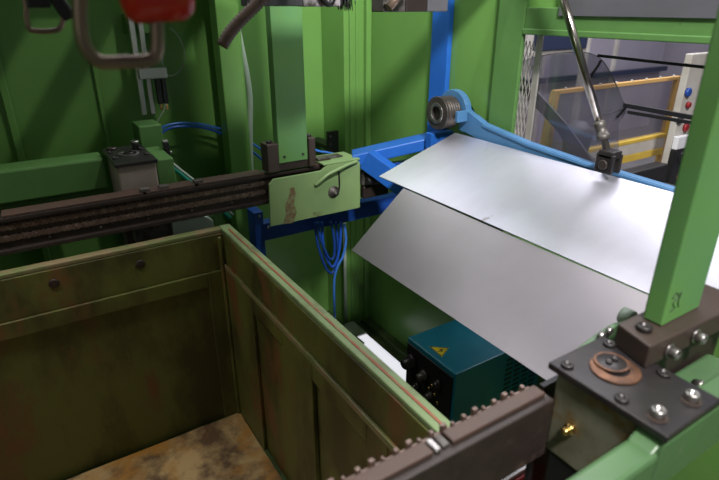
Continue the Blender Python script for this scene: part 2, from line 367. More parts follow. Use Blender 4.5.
MB().box(.385, .43, 1.97, 2.2, 0, .959).build('pedestal', 'green', sb, .004)
sn = thing('limit_switch', (.455, 2.04, 1.0), 'thin black limit switch upright beside the green stepped block', 'switch')
MB().box(.442, .462, 2.03, 2.055, 1.02, 1.190).build('body', 'black', sn, .002)
MB().box(.443, .461, 2.031, 2.054, 1.1905, 1.196).build('cap', 'alu', sn, .001)
MB().lathe((.4625, 2.04, 1.15), (1,0,0), [(0, .005), (.006, .005), (.008, .003)], 10).build('screw', 'bolt', sn)
MB().box(.442, .462, 2.03, 2.055, .0, 1.0195).build('post', 'dark', sn)
# blocks below the far rail
u = thing('guide_block', (.45, 1.85, .9), 'pale green and grey guide block below the far rail, just above the bin edge', 'block')
MB().prism([(.392, 1.85, .955), (.50, 1.85, .955), (.54, 1.85, .925), (.54, 1.85, .88), (.392, 1.85, .88)], (0, .09, 0)).build('wedge', 'conduit', u, .003)
MB().box(.27, .389, 1.85, 1.93, .88, .953).build('slide', 'mech', u, .003)
MB().box(.545, .575, 1.86, 1.93, .90, .955).build('end_stop', 'green', u, .004)
MB().box(.40, .50, 1.87, 1.93, 0, .879).build('leg', 'green', u, .004)

# ------------------------------------------------------------------ columns
c1 = thing('upright_column', (.835, 1.77, 1.13), 'flat green upright column standing on the far rail between two brown lugs', 'column', 'green upright columns')
MB().box(.776, .892, 1.758, 1.80, 1.125, 2.1).build('post', 'post', c1, .002)
for x in (.797, .872): bolt(MB(), (x, 1.7578, 1.148), .005, .003, (0,-1,0)).build('bolt', 'darkbolt', c1)
for (x0, x1, zz) in ((.729, .773, 1.200), (.895, .922, 1.205)):
    l = MB().box(x0, x1, 1.75, 1.81, 1.0975, zz).build('lug', 'iron', c1, .003)
    bolt(MB(), ((x0+x1)/2, 1.78, zz), .011, .008).build('bolt', 'darkbolt', l)
MB().box(.774, .894, 1.762, 1.81, 1.0975, 1.124).build('base_plate', 'rail', c1, .001)

c2 = thing('upright_column', (.85, .365, 1.19), 'tall green upright column at the right edge, foot in a brown clamp block', 'column', 'green upright columns')
MB().box(.781, .891, .351, .383, 1.191, 2.0).build('post', 'post', c2, .003)
m = MB()
m.tube([(.792, .3505, 1.238), (.800, .3505, 1.246), (.808, .3505, 1.238), (.797, .3505, 1.228), (.806, .3505, 1.218), (.795, .3505, 1.214)], .0007, 6, 4)
m.tube([(.815, .3505, 1.244), (.812, .3505, 1.228), (.817, .3505, 1.216)], .0009, 6, 4)
m.build('pen_scrawl', 'dark', c2, 0, 'small dark scrawl on the face near the foot')
cb = thing('clamp_block', (.82, .35, 1.15), 'brown steel clamp block gripping the foot of the right column, silver bolts in front', 'block')
MB().prism([(.717, .330, 1.1502), (.905, .322, 1.1502), (.99, .322, 1.150), (.99, .395, 1.150), (.735, .395, 1.150)], (0, 0, .0400)).build('block', 'iron', cb, .003)
for (x, y, z) in ((.770, .3265, 1.166), (.838, .3235, 1.170), (.93, .322, 1.168)):
    MB().lathe((x, y, z), (0,-1,0), [(0, .012), (.002, .012)], 20).build('washer', 'bolt', cb)
    bolt(MB(), (x, y-.002, z), .009, .013, (0,-1,0)).build('bolt', 'bolt', cb)
bolt(MB(), (.752, .362, 1.190), .012, .009).build('bolt', 'darkbolt', cb)
m = MB(); bolt(m, (.800, .290, 1.112), .010, .016, (-.2,-.8,.4)); m.build('bolt', 'bolt', cb)
m = MB()
m.box(.752, .96, .334, .40, 1.04, 1.149)
m.build('saddle', 'rail', cb, .003)
# small nuts and green fin behind the near plate
nb = thing('adjuster_screw', (.73, .44, 1.1), 'short green adjuster bracket with bright nuts behind the near gearbox', 'adjuster')
MB().prism([(.675, .430, 1.09), (.86, .430, 1.09), (.86, .430, 1.135), (.80, .430, 1.144), (.755, .430, 1.138), (.675, .430, 1.118)], (0, .010, 0)).build('bracket', 'armgreen', nb, .002)
MB().lathe((.868, .462, 1.128), (0,-1,0), [(0, .016), (.020, .016)], 24).build('collar', 'conduit', nb)
MB().cyl((.752, .4295, 1.142), (.752, .4215, 1.142), .009, 6).build('nut', 'bolt', nb)
MB().cyl((.772, .4295, 1.146), (.772, .4215, 1.146), .007, 6).build('nut', 'bolt', nb)
MB().box(.625, .745, .4305, .4395, 0, 1.089).build('stem', 'dark', nb)

# ------------------------------------------------------------------ light green cover with lever
cv = thing('chain_cover', (.92, 1.75, .9), 'light green chain cover plate with curved lever and round knob on the far rail', 'cover')
YB = 1.735
MB().prism([(.716, YB, .900), (1.103, YB, .898), (1.108, YB, .903), (1.108, YB, 1.085), (1.100, YB, 1.0955), (.96, YB, 1.0955), (.935, YB, 1.079), (.740, YB, 1.078), (.722, YB, 1.062)], (0, .010, 0)).build('front_plate', 'lightgreen', cv, .0015)
MB().box(.945, 1.108, YB, 1.86, 1.0965, 1.104).build('top_plate', 'lightgreen', cv, .002)
MB().box(1.085, 1.106, YB+.0105, 1.764, .91, 1.08).build('side_plate', 'lightgreen', cv, .002)
pp_ = [(283, 224), (286, 214), (285, 206), (289, 196), (290, 188), (294, 187), (296, 194), (294, 204), (297, 212), (293, 223)]
MB().prism([at(x_, y_, 'y', YB-.0009) for x_, y_ in pp_], (0, .0006, 0)).build('rust_smear', 'smear', cv, 0, 'rusty brown smear')
m = MB().box(.945, 1.00, 1.775, 1.82, 1.1045, 1.114).box(1.005, 1.06, 1.785, 1.83, 1.1045, 1.110)
m.build('clip', 'mech', cv, .002)
MB().tube([(.905, YB-.006, 1.030), (.920, YB-.014, 1.044), (.950, YB-.02, 1.066), (.99, YB-.02, 1.078), (1.04, YB-.012, 1.088), (1.09, YB-.004, 1.094)], .0065, 10, 5).build('lever', 'lightgreen', cv)
k = MB().lathe((.985, YB-.0002, .988), (0,-1,0), [(0, .0235), (.004, .0235), (.006, .020), (.006, .014), (.014, .013), (.016, .010), (.016, .0001)], 24).build('knob', 'mech', cv)
m = MB(); bolt(m, (.985, YB-.016, .988), .006, .005, (0,-1,0)); m.build('knob_screw', 'bolt', k)
MB().tube([(1.010, YB-.001, 1.066), (1.012, YB-.001, 1.01), (1.005, YB-.001, .975)], .0035, 8, 5).build('edge_seam', 'dark', cv)
cw = thing('end_drive', (1.2, 1.8, .93), 'dark greasy drive end behind the light green cover', 'drive')
MB().box(1.12, 1.22, 1.735, 1.764, .985, 1.05).build('housing', 'mech', cw, .008)
MB().cyl((1.13, 1.725, 1.01), (1.25, 1.725, 1.0), .018, 16).build('shaft', 'dark', cw)
MB().box(1.125, 1.25, 1.735, 1.764, .93, .984).build('shoe', 'rail', cw, .006)

# ------------------------------------------------------------------ sheets
def sheet(name, A, Bp, C_, D, th, m, label):
    q = [Vector(p) for p in (A, Bp, C_, D)]; nrm = (q[1]-q[0]).cross(q[3]-q[0]).normalized()
    if nrm.z < 0: nrm = -nrm
    n = 14; mb = MB(); vs = []
    def P(s_, t_):
        p = q[0].lerp(q[1], s_).lerp(q[3].lerp(q[2], s_), t_); return p+nrm*(.0015*math.sin(t_*5+s_*2))
    for top in (0, 1):
        for i in range(n+1):
            for j in range(n+1): vs.append(P(i/n, j/n)+nrm*(-th*(1-top)))
    N = (n+1)**2; fs = []
    idx = lambda i, j, k: k*N+i*(n+1)+j
    for i in range(n):
        for j in range(n):
            fs.append((idx(i, j, 1), idx(i+1, j, 1), idx(i+1, j+1, 1), idx(i, j+1, 1))); fs.append((idx(i, j, 0), idx(i, j+1, 0), idx(i+1, j+1, 0), idx(i+1, j, 0)))
    for i in range(n):
        for j in (0, n): fs.append((idx(i, j, 0), idx(i+1, j, 0), idx(i+1, j, 1), idx(i, j, 1)))
        for j in (0, n): fs.append((idx(j, i, 0), idx(j, i+1, 0), idx(j, i+1, 1), idx(j, i, 1)))
    mb.add(vs, fs, False); o = mb.build(name, m)
    return tag(o, label, 'metal sheet', 'steel sheets on the chute')
sheet('metal_sheet', (1.04, 1.505, 1.10), (1.385, 1.505, 1.212), (1.385, .34, 1.212), (1.04, .34, 1.10), .003, 'sheet', 'upper bright silver steel sheet, slightly tilted, with small scratches')
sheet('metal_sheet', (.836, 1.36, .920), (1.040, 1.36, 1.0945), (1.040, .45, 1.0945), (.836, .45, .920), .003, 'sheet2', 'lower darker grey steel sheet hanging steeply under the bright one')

# ------------------------------------------------------------------ blue frame, arms, post
bf = thing('hose_stand', (1.08, 1.9, 0), 'deep blue steel frame behind the light green cover, hoses looped on it', 'frame')
MB().box(.753, 1.459, 1.90, 1.95, .772, .848).build('crossbar', 'dkblue', bf, .003)
MB().box(.712, .752, 1.89, 1.96, 0, .905).build('leg', 'dkblue', bf, .003)
for (x, z) in ((.737, .898), (.77, .842)): MB().lathe((x-.003, 1.889, z-.01), (0,-1,0), [(0, .006), (.005, .005)], 10).build('screw', 'bolt', bf)
ba = thing('tilt_arm', (1.2, 1.62, 1.0), 'bright blue horizontal forked arm left of the roller, under the bright sheet', 'arm')
pA, pB = at(353, 158, 'y', 1.80), at(432, 140, 'y', 1.64)
MB().bar(pA, pB, .10, .045).build('top_beam', 'blue', ba, .004)
MB().bar((1.135, 1.73, 1.10), (1.235, 1.57, .995), .05, .08).build('diagonal_beam', 'blue', ba, .004)
MB().box(1.15, 1.30, 1.70, 1.73, 1.03, 1.07).build('lower_rail', 'dkblue', ba, .003)
MB().box(1.301, 1.435, 1.70, 1.73, 1.03, 1.07).build('wall_bracket', 'dkblue', ba, .003)
rb = thing('curved_bracket', (1.40, 1.5, 1.2), 'light blue curved arm running along the far edge of the bright sheet', 'arm')
pts = []
top = [(1.50, 1.318), (1.44, 1.290), (1.38, 1.268), (1.17, 1.240), (.95, 1.226), (.70, 1.217), (.45, 1.212), (.25, 1.210)]
bot = [(.25, 1.185), (.45, 1.186), (.70, 1.189), (.95, 1.192), (1.17, 1.197), (1.38, 1.208), (1.50, 1.222)]
MB().prism([(1.396, y, z) for (y, z) in top+bot], (.026, 0, 0)).build('arm_plate', 'ltblue', rb, .002)
MB().prism([(1.392, y, z-.003) for (y, z) in top[2:]]+[(1.392, y, z-.012) for (y, z) in reversed(top[2:])], (.034, 0, 0)).build('flange', 'ltblue', rb, .001)
cyl_c = Vector((1.375, 1.545, 1.285))
# saddle that wraps the roller
arc = [(1.545+.080*math.cos(a), 1.285+.080*math.sin(a)) for a in [R(-25+i*15) for i in range(15)]]
m = MB().prism([(1.395, y, z) for (y, z) in arc[3:]]+[(1.395, 1.47, 1.225), (1.395, 1.36, 1.205), (1.395, 1.36, 1.258), (1.395, 1.43, 1.285)], (.028, 0, 0))
m.build('saddle_plate', 'ltblue', rb, .002)
MB().box(1.345, 1.394, 1.455, 1.470, 1.262, 1.302).build('clamp_pad', 'ltblue', rb, .003)
MB().box(1.385, 1.42, 1.60, 1.64, 1.16, 1.24).box(1.32, 1.43, 1.565, 1.60, 1.14, 1.205).build('mount_block', 'blue', rb, .003)
ro = thing('roller', tuple(cyl_c), 'dark ribbed steel roller with hollow end above the corner of the bright sheet', 'roller')
m = MB()
prof = [(0, .060)]
for i in range(5): prof += [(.004+i*.011, .060), (.0065+i*.011, .0565), (.0095+i*.011, .0565), (.012+i*.011, .060)]
m.lathe((1.390, 1.545, 1.285), (-1,0,0), [(h, r*.98) for (h, r) in prof], 36); m.build('drum', 'rollersteel', ro)
MB().ring((1.334, 1.545, 1.285), (-1,0,0), .012, .028, .061, 36).build('end_ring', 'rollersteel', ro, .003)
MB().ring((1.3215, 1.545, 1.285), (-1,0,0), .004, .026, .038, 28).build('bore_ring', 'bolt', ro, .001, 'bright worn inner ring')
bp = thing('blue_post', (1.447, 1.685, 1.0), 'vertical bright blue square post rising behind the roller', 'post')
MB().box(1.436, 1.4585, 1.637, 1.735, 1.0, 1.95).build('post', 'blue', bp, .003)

# ------------------------------------------------------------------ rod with clevis
rd = thing('piston_rod', (1.385, .86, 1.22), 'slanted shiny steel rod ending in a clevis beside the bright sheet', 'rod')
p0 = Vector((1.380, .868, 1.262)); p1 = Vector((1.372, 1.20, 1.86)); d = (p1-p0).normalized()
MB().cyl(p0+d*.105, p1, .0118, 20).build('rod', 'chrome', rd)
MB().lathe(p0+d*.02, d, [(0, .010), (.03, .010), (.03, .018), (.045, .018), (.045, .015), (.065, .015), (.068, .017), (.078, .017), (.085, .0119)], 18).build('coupling', 'mech', rd)
m = MB().box(1.350, 1.362, .835, .890, 1.222, 1.275).box(1.388, 1.3955, .835, .890, 1.222, 1.275).box(1.350, 1.3955, .840, .885, 1.262, 1.284)
m.build('clevis', 'plate', rd, .004)
MB().lathe((1.349, .862, 1.246), (-1,0,0), [(0, .014), (.004, .014), (.005, .010)], 16).build('clevis_pin', 'rail', rd)

# ------------------------------------------------------------------ petrol blue box
tb = thing('electrical_box', (1.1, 1.1, 0), 'petrol blue electrical box with yellow warning triangle below the grey sheet', 'electrical box')
MB().box(.986, 1.40, .992, 1.238, .33, .60).build('housing', 'teal', tb, .004)
m = MB()
for i in range(9):
    for j in range(4): m.box(1.215+j*.042, 1.247+j*.042, .9905, .9915, .40+i*.02, .408+i*.02)
m.build('vent', 'black', tb)
m = MB()
for i in range(7):
    for j in range(2): m.box(1.27+j*.055, 1.315+j*.055, 1.03+i*.026, 1.04+i*.026, .6003, .6012)
m.build('vent', 'black', tb)
MB().box(.980, .9855, 1.0, 1.232, .335, .585).build('connector_panel', 'dark', tb, .002)
def plug(y, z, r, L, m_='mech'):
    MB().lathe((.979, y, z), (-1,0,-.15), [(0, r), (.012, r), (.012, r*.8), (L, r*.8), (L+.004, r*.6)], 18).build('connector', m_, tb)
plug(1.195, .535, .024, .04, 'darkbolt'); plug(1.125, .52, .017, .03, 'mech'); plug(1.055, .53, .014, .02, 'darkbolt'); plug(1.09, .46, .013, .02, 'mech'); plug(1.16, .45, .014, .02, 'darkbolt')
for (y, z) in ((1.085, .50), (1.10, .48), (1.07, .475), (1.055, .45)): MB().lathe((.979, y, z), (-1,0,0), [(0, .006), (.006, .006), (.008, .003)], 10).build('terminal_screw', 'brass', tb)
tri = [(1.010, 1.085), (1.012, 1.155), (1.062, 1.112)]
sg = MB().prism([(x, y, .6004) for (x, y) in tri], (0,0,.0006)).build('warning_sign', 'signyellow', tb, 0, 'yellow triangle with black lightning bolt')
bl = [(1.050, 1.112), (1.029, 1.124), (1.031, 1.114), (1.016, 1.116), (1.035, 1.106), (1.033, 1.116)]
MB().prism([(x, y, .6011) for (x, y) in bl], (0,0,.0004)).build('lightning_symbol', 'black', sg)
m = MB()
for i in range(3):
    a_, b_ = Vector(tri[i]), Vector(tri[(i+1) % 3]); cc = (Vector(tri[0])+Vector(tri[1])+Vector(tri[2]))/3
    a_ = a_.lerp(cc, .12); b_ = b_.lerp(cc, .12); m.bar((a_.x, a_.y, .6013), (b_.x, b_.y, .6013), .0022, .0004)
m.build('sign_border', 'black', sg)
for (x, y) in ((1.0, 1.01), (1.36, 1.01), (1.0, 1.2), (1.36, 1.2)): MB().box(x, x+.03, y-.0, y+.03, 0, .329).build('leg', 'dark', tb)

# ------------------------------------------------------------------ things on the floor between bin and wall
ls = thing('white_strip', (1.29, 1.7, 0), 'long white strip with added glow, low on the floor between bin rim and right wall', 'glowing strip')  # white strip of unknown nature; emission added for its brightness
MB().box(1.248, 1.332, 1.30, 2.02, .0361, .056).build('slab', 'glow', ls, .002, 'glowing white diffuser')
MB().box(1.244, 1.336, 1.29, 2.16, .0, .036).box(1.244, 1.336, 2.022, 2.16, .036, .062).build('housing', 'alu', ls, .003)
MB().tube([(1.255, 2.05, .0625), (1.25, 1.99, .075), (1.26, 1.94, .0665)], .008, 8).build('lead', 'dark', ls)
tag(MB().box(1.24, 1.36, 2.14, 2.19, .0, .045).build('dirt_block', 'iron', None, .006), 'small rusty block at the foot of the pale vertical pipe', 'block')
cp = MB().cyl((1.305, 2.19, .046), (1.305, 2.19, .86), .0085, 12).build('vertical_pipe', 'conduit')
tag(cp, 'thin pale green vertical pipe in the corner behind the blue frame', 'pipe')
rx = thing('red_crate', (.9, .62, .3), 'dark red open crate low under the near rail', 'crate')
MB().box(.80, 1.10, .30, .66, .35, .37).box(.80, .81, .30, .66, .37, .52).box(.80, 1.1, .65, .66, .37, .52).box(1.09, 1.1, .30, .66, .37, .52).build('tray', 'redbox', rx, .003)
MB().box(.796, 1.104, .661, .672, .50, .53).box(.785, .7955, .30, .66, .50, .53).build('edge_strip', 'alu', rx, .002)
for (x, y) in ((.82, .32), (1.06, .32), (.82, .62), (1.06, .62)): MB().box(x, x+.02, y, y+.02, 0, .349).build('leg', 'dark', rx)

# ------------------------------------------------------------------ hoses and cables
def hose(name, pts, r, m, label, cat='hose', group=None):
    return tag(MB().tube(pts, r, 10, 8).build(name, m), label, cat, group)
Yh = 2.33
G = 'blue air hoses behind the far rail'
hose('air_hose', [at(x, y, 'y', Yh-.02) for (x, y) in ((159, 140), (163, 132), (175, 127), (195, 126.5), (212, 130), (226, 136), (245, 146), (266, 163))], .0055, 'hose', 'darker blue air hose, lower of the arcs behind the far rail', group=G)
hose('air_hose', [at(x, y, 'y', Yh) for (x, y) in ((157, 138), (162, 128), (176, 123.5), (196, 123.5), (213, 127), (228, 131), (247, 140), (266, 153))], .0055, 'hose2', 'lighter blue air hose, upper of the arcs behind the far rail', group=G)
hose('air_hose', [at(x, y, 'y', 1.98) for (x, y) in ((308, 146), (318, 151), (330, 153), (345, 158), (352, 168))], .005, 'hose2', 'short light blue air hose behind the right lug of the far column', group=G)
bund = [((315, 222), (318, 245), (326, 268), (333, 272), (338, 255), (336, 222)), ((322, 222), (324, 250), (331, 266), (336, 262), (340, 245), (341, 222)), ((318, 222), (321, 240), (329, 258), (334, 256), (334, 238), (331, 222))]
for i, (bb, l_) in enumerate(zip(bund, ('outermost blue hose loop hanging from the blue frame crossbar', 'second blue hose loop, reaching furthest right under the crossbar', 'innermost and shortest blue hose loop under the crossbar'))):
    hose('hose_loop', [at(x, y, 'y', 1.885-.012*i) for (x, y) in bb], .006, 'dkblue' if i != 1 else 'hose', l_, group='hose loops under the crossbar')
hose('drop_hose', [at(x, y, 'y', 1.87) for (x, y) in ((344, 224), (346, 240), (343, 256), (337, 268), (334, 285), (335, 322))], .0055, 'hose2', 'light blue hose dropping straight down from the hanging loops')
tp = thing('teal_tube_pair', (.6, 2.2, 1.0), 'pair of slanted teal tubes behind the far rail, right of the stop block', 'tube')
MB().tube([at(165, 161, 'y', 2.18), at(200, 190, 'y', 2.18), at(230, 218, 'y', 2.18)], .010, 12).build('tube', 'tealpipe', tp)
MB().tube([at(169, 161, 'y', 2.15), at(203, 188, 'y', 2.15), at(233, 215, 'y', 2.15)], .006, 12).build('tube', 'conduit', tp, 0, 'paler thin tube')
tag(MB().tube([at(x, y, 'y', 2.28) for (x, y) in ((236, 20), (241, 45), (247, 75), (250, 100), (250, 130), (251, 180))], .012, 12).build('bent_conduit', 'conduit'), 'pale grey bent conduit between the green post and the far column', 'conduit')
# pneumatic cylinder on the far wall
pc = thing('air_cylinder', (.5, 2.3, 1.27), 'slim aluminium air cylinder with two rails hanging on the dark far wall', 'air cylinder')
MB().bar((.456, 2.33, 1.72), (.450, 2.33, 1.245), .020, .020, (0,1,0)).build('rail', 'alu', pc, .003)
MB().bar((.488, 2.33, 1.72), (.484, 2.33, 1.245), .018, .020, (0,1,0)).build('rail', 'alu', pc, .003)
MB().box(.448, .555, 2.295, 2.318, 1.385, 1.425).build('bracket', 'alu', pc, .003)
for x in (.515, .537):
    s_ = MB().box(x-.009, x+.009, 2.297, 2.32, 1.285, 1.382).build('sensor', 'black', pc, .002)
    MB().box(x-.004, x+.004, 2.30, 2.316, 1.262, 1.2845).build('sensor_tip', 'brass', s_)
for z in (1.49, 1.60): MB().box(.52, .565, 2.33, 2.35, z, z+.02).build('cable_clip', 'cable', pc, .002)
MB().bar((.545, 2.345, 1.72), (.553, 2.345, 1.43), .007, .007, (0,1,0)).build('guide_wire', 'cable', pc)
MB().box(.44, .57, 2.352, 2.418, 1.55, 1.62).build('mount', 'green', pc, .002)
tag(MB().tube([at(x, y, 'y', 2.36) for (x, y) in ((170, 28), (178, 36), (184, 50), (183, 65), (176, 74), (168, 75), (163, 66))], .0022, 8).build('looped_cable', 'cable'), 'thin grey looped cable right of the aluminium air cylinder', 'cable')
tag(MB().tube([at(x, y, 'y', 2.285) for (x, y) in ((166, 104), (163, 112), (157, 122), (155, 130))], .0022, 8).build('dropped_cable', 'cable'), 'thin pale cable dropping from the black sensors to the green block', 'cable')
ts = thing('terminal_strip', (1.25, 2.19, 1.0), 'small black terminal strip on the green wall beside the corner post', 'terminal strip')
q0 = at(328, 132, 'y', 2.22); q1 = at(339, 155, 'y', 2.22)
MB().box(q0.x, q1.x, 2.22, 2.24, q1.z, q0.z).build('body', 'black', ts, .002)
for i in range(3): MB().lathe((q0.x+.012, 2.2195, q1.z+.02+i*.038), (0,-1,0), [(0, .007), (.003, .006)], 10).build('screw', 'mech', ts)
MB().box(q0.x, q1.x, 2.2405, 2.418, q1.z+.03, q1.z+.05).build('mount', 'black', ts)

# ------------------------------------------------------------------ hanging things at the top
hh = thing('hook_handle', (.1, .6, 1.6), 'bent steel handle loop with a glossy red grip at the top left', 'handle')
ypl = .60
pp = [Vector((.062, .6, 2.199)), Vector((.062, .6, 1.95))]+[at(x, y, 'y', ypl) for (x, y) in ((76, -40), (79, -10), (81, 30), (87, 50), (101, 62), (125, 62), (146, 61), (154, 57), (157, 48), (157, 30), (156, 5))]
MB().tube(pp, .0066, 14, 6).build('bent_tube', 'tube', hh)
cc = at(154, -2, 'y', ypl); 
m = MB(); a0 = at(119, -6, 'y', ypl); a1_ = at(191, -8, 'y', ypl); L_ = (a1_-a0).length
m.lathe(a0, a1_-a0, [(0, .0001), (.0004, .012), (.004, .0225), (.012, .027), (L_-.012, .027), (L_-.004, .0225), (L_-.0004, .012), (L_, .0001)], 32)
m.build('red_grip', 'red', hh, 0, 'glossy red rounded grip')
sh = thing('small_shackle', (.06, 1.0, 1.6), 'small dark square shackle hanging in the top left corner', 'shackle')
MB().tube([Vector((.03, .965, 2.19)), Vector((.03, .99, 1.9))]+[at(x, y, 'y', 1.0) for (x, y) in ((22, -10), (26, 15), (29, 28), (36, 31), (52, 31), (60, 28), (63, 18), (60, 8))], .0040, 10, 5).build('loop', 'tube', sh)
q = at(35, 2, 'y', 1.0); MB().box(q.x-.012, q.x+.02, .99, 1.02, q.z-.008, q.z+.05).build('latch', 'dark', sh, .003)
q = at(62, 6, 'y', 1.0); MB().bar(q+Vector((-.025, 0, .05)), q+Vector((.008, 0, -.018)), .02, .02).build('clamp_jaw', 'dark', sh, .004)
ch = MB().tube([at(x, y, 'y', 1.2) for (x, y) in ((222, 46), (229, 34), (239, 22), (251, 10), (263, -2), (285, -22))]+[Vector((.66, 1.29, 1.78))], .0115, 14, 8, .28)
tag(ch.build('corrugated_hose', 'ribhose'), 'brown corrugated hose end hanging beside the far column', 'hose')
q = at(247, 7.5, 'y', 1.32); q2 = at(303, 7.5, 'y', 1.32)
tag(MB().box(q.x, q2.x, 1.32, 1.36, 1.6485, 1.80).build('grey_crossbar', 'grey', None, .003), 'grey crossbar at the top edge, passing in front of the far column', 'bar')
q3 = at(341, 7.5, 'y', 1.32)
wb = thing('cable_carrier', (.73, 1.34, 1.647), 'grimy grey carrier with pale wraps right of the grey crossbar', 'carrier')
MB().box(q2.x+.002, q3.x, 1.32, 1.36, 1.6475, 1.80).build('tray', 'dustgrey', wb, .004)
MB().tube([(q2.x+.03, 1.312, 1.70), (q2.x+.05, 1.31, 1.665), (q2.x+.075, 1.312, 1.655), (q2.x+.10, 1.315, 1.70)], .007, 10).build('cable', 'dark', wb)
br = thing('wire_brush', (.80, 1.36, 1.63), 'black bristly tuft hanging at the top edge beside the carrier', 'brush')
MB().box(q3.x+.004, q3.x+.055, 1.33, 1.37, 1.668, 1.80).build('holder', 'black', br, .003)
m = MB()
for i in range(60):
    x = q3.x+.006+random.random()*.046; y = 1.333+random.random()*.034
    m.cyl((x, y, 1.667), (x+random.uniform(-.004, .004), y, 1.667-random.uniform(.008, .03)), .0012, 4)
m.build('bristles', 'black', br)
qa = at(383, 12, 'y', 1.30); qb = at(448, 12, 'y', 1.30)
gb = thing('slide_unit', (1.0, 1.32, 1.63), 'grey slide unit with brown round stub at the top, left of the blue post', 'slide unit')
w3 = (qb.x-qa.x)/3
for i, mm in enumerate(('mech', 'rail', 'grey')): MB().box(qa.x+i*w3+.001, qa.x+(i+1)*w3-.001, 1.30, 1.36, 1.634, 1.80).build('segment', mm, gb, .003)
s1 = at(387, 7, 'y', 1.285); MB().bar(s1+Vector((-.0, 0, -.0)), s1+Vector((.045, 0, .035)), .02, .02).build('stub_base', 'mech', gb, .003)
MB().cyl(s1+Vector((-.004, -.012, -.003)), s1+Vector((.05, -.012, .045)), .0115, 16).build('stub', 'tube', gb)
# grey panel on the header beam
gp = thing('steel_plate', (1.42, .8, 1.62), 'flat grey steel panel above the green header of the opening', 'panel')
MB().box(1.437, 1.4425, -.3, 1.152, 1.622, 1.90).build('panel', 'grey', gp, .001)
MB().box(1.430, 1.4365, -.3, 1.152, 1.88, 1.90).build('fold', 'grey', gp, .001)

# ------------------------------------------------------------------ guards in the opening
def mesh_panel():
    m = MB(); y0, y1, z0, z1 = 1.285, 1.362, .87, 1.565; dy, dz = .0155, .032
    ny = int((y1-y0)/dy); nz = int((z1-z0)/dz)
    for j in range(nz):
        for i in range(ny+1):
            y = y0+i*dy+(dy/2 if j % 2 else 0); z = z0+j*dz
            if y > y1+.001: continue
            m.bar((1.508, y, z), (1.508, y+dy/2, z+dz), .0012, .0032, (1,0,0)); m.bar((1.508, y, z), (1.508, y-dy/2, z+dz), .0012, .0032, (1,0,0))
    return m
ms = thing('expanded_mesh', (1.508, 1.30, .861), 'narrow strip of pale expanded metal mesh at the left edge of the opening', 'mesh panel')
mesh_panel().build('mesh', 'offwhite', ms)
MB().box(1.512, 1.52, 1.262, 1.284, .87, 1.565).build('edge_bar', 'offwhite', ms)
mb_ = MB().box(1.502, 1.52, 1.262, 1.364, .861, .869); mb_.build('foot_bar', 'offwhite', ms)
# acrylic visor: curved outline, real thickness
def AX(x, y, X=1.54): return at(x, y, 'x', X)
ac = thing('acrylic_guard', (1.54, 1.1, 1.2), 'smoky clear acrylic guard with rounded outline in the wall opening', 'guard')
out = [(519, 62), (545, 55), (575, 52), (592, 54), (603, 61), (613, 78), (622, 98), (626, 112), (618, 124), (618, 165), (600, 178), (514, 152), (516, 95)]
m = MB().prism([AX(*p) for p in out], (.004, 0, 0)); m.build('pane', 'acrylic', ac)
m = MB().tube([AX(*p, 1.538) for p in ((519, 62), (545, 55), (575, 52), (592, 54), (603, 61), (613, 78), (622, 98), (626, 106), (620, 110), (606, 114), (590, 115))], .0013, 8, 5)
m.build('pane_edge', 'grey', ac)
MB().tube([AX(x, y, 1.537) for (x, y) in ((601, 60), (598, 66), (593, 73), (591, 78))], .004, 8, 4).build('hinge', 'black', ac)
MB().tube([AX(x, y, 1.537) for (x, y) in ((626, 107), (622, 112), (617, 117))], .004, 8, 4).build('hinge', 'black', ac)
tag(MB().bar(AX(598, 55.5, 1.53), AX(740, 71, 1.53), .008, .008).build('guard_rail', 'black'), 'upper thin black guard rail across the opening', 'rail', 'black guard rails')
tag(MB().bar(AX(624, 105, 1.53), AX(740, 126, 1.53), .010, .012).build('guard_rail', 'black'), 'middle black guard rail starting at the acrylic hinge', 'rail', 'black guard rails')
tag(MB().bar(AX(628, 112, 1.53), AX(740, 131, 1.53), .008, .009).build('guard_rail', 'dark'), 'lowest short black guard rail just under the middle one', 'rail', 'black guard rails')
br1 = MB().prism([AX(519, 72, 1.62), AX(519, 90, 1.62), AX(556, 130, 1.62), AX(590, 180, 1.62), AX(606, 180, 1.62), AX(566, 124, 1.62)], (.01, 0, 0))
tag(br1.build('diagonal_brace', 'brace', None, .001), 'dark grey slanted brace behind the acrylic guard', 'brace')
nv = thing('navy_cabinet', (2.7, 3.2, 0), 'dark navy cabinet high behind the left side of the acrylic guard', 'cabinet')
c_a = at(541, 33, 'y', 3.4); c_b = at(580, 49, 'y', 3.4)
MB().box(c_a.x, c_b.x+.1, 3.4, 3.8, c_b.z, 1.75).build('body', 'navy', nv, .01)
MB().box(c_a.x-.16, c_a.x-.08, 3.4, 3.46, 0, 2.2).build('post', 'offwhite', nv, .004)
MB().box(c_b.x+.101, c_b.x+.15, 3.4, 3.46, 0, 2.2).build('post', 'offwhite', nv, .004)
MB().box(c_a.x-.079, c_b.x+.1, 3.42, 3.46, c_b.z-.04, c_b.z-.001).build('shelf', 'offwhite', nv, .004)
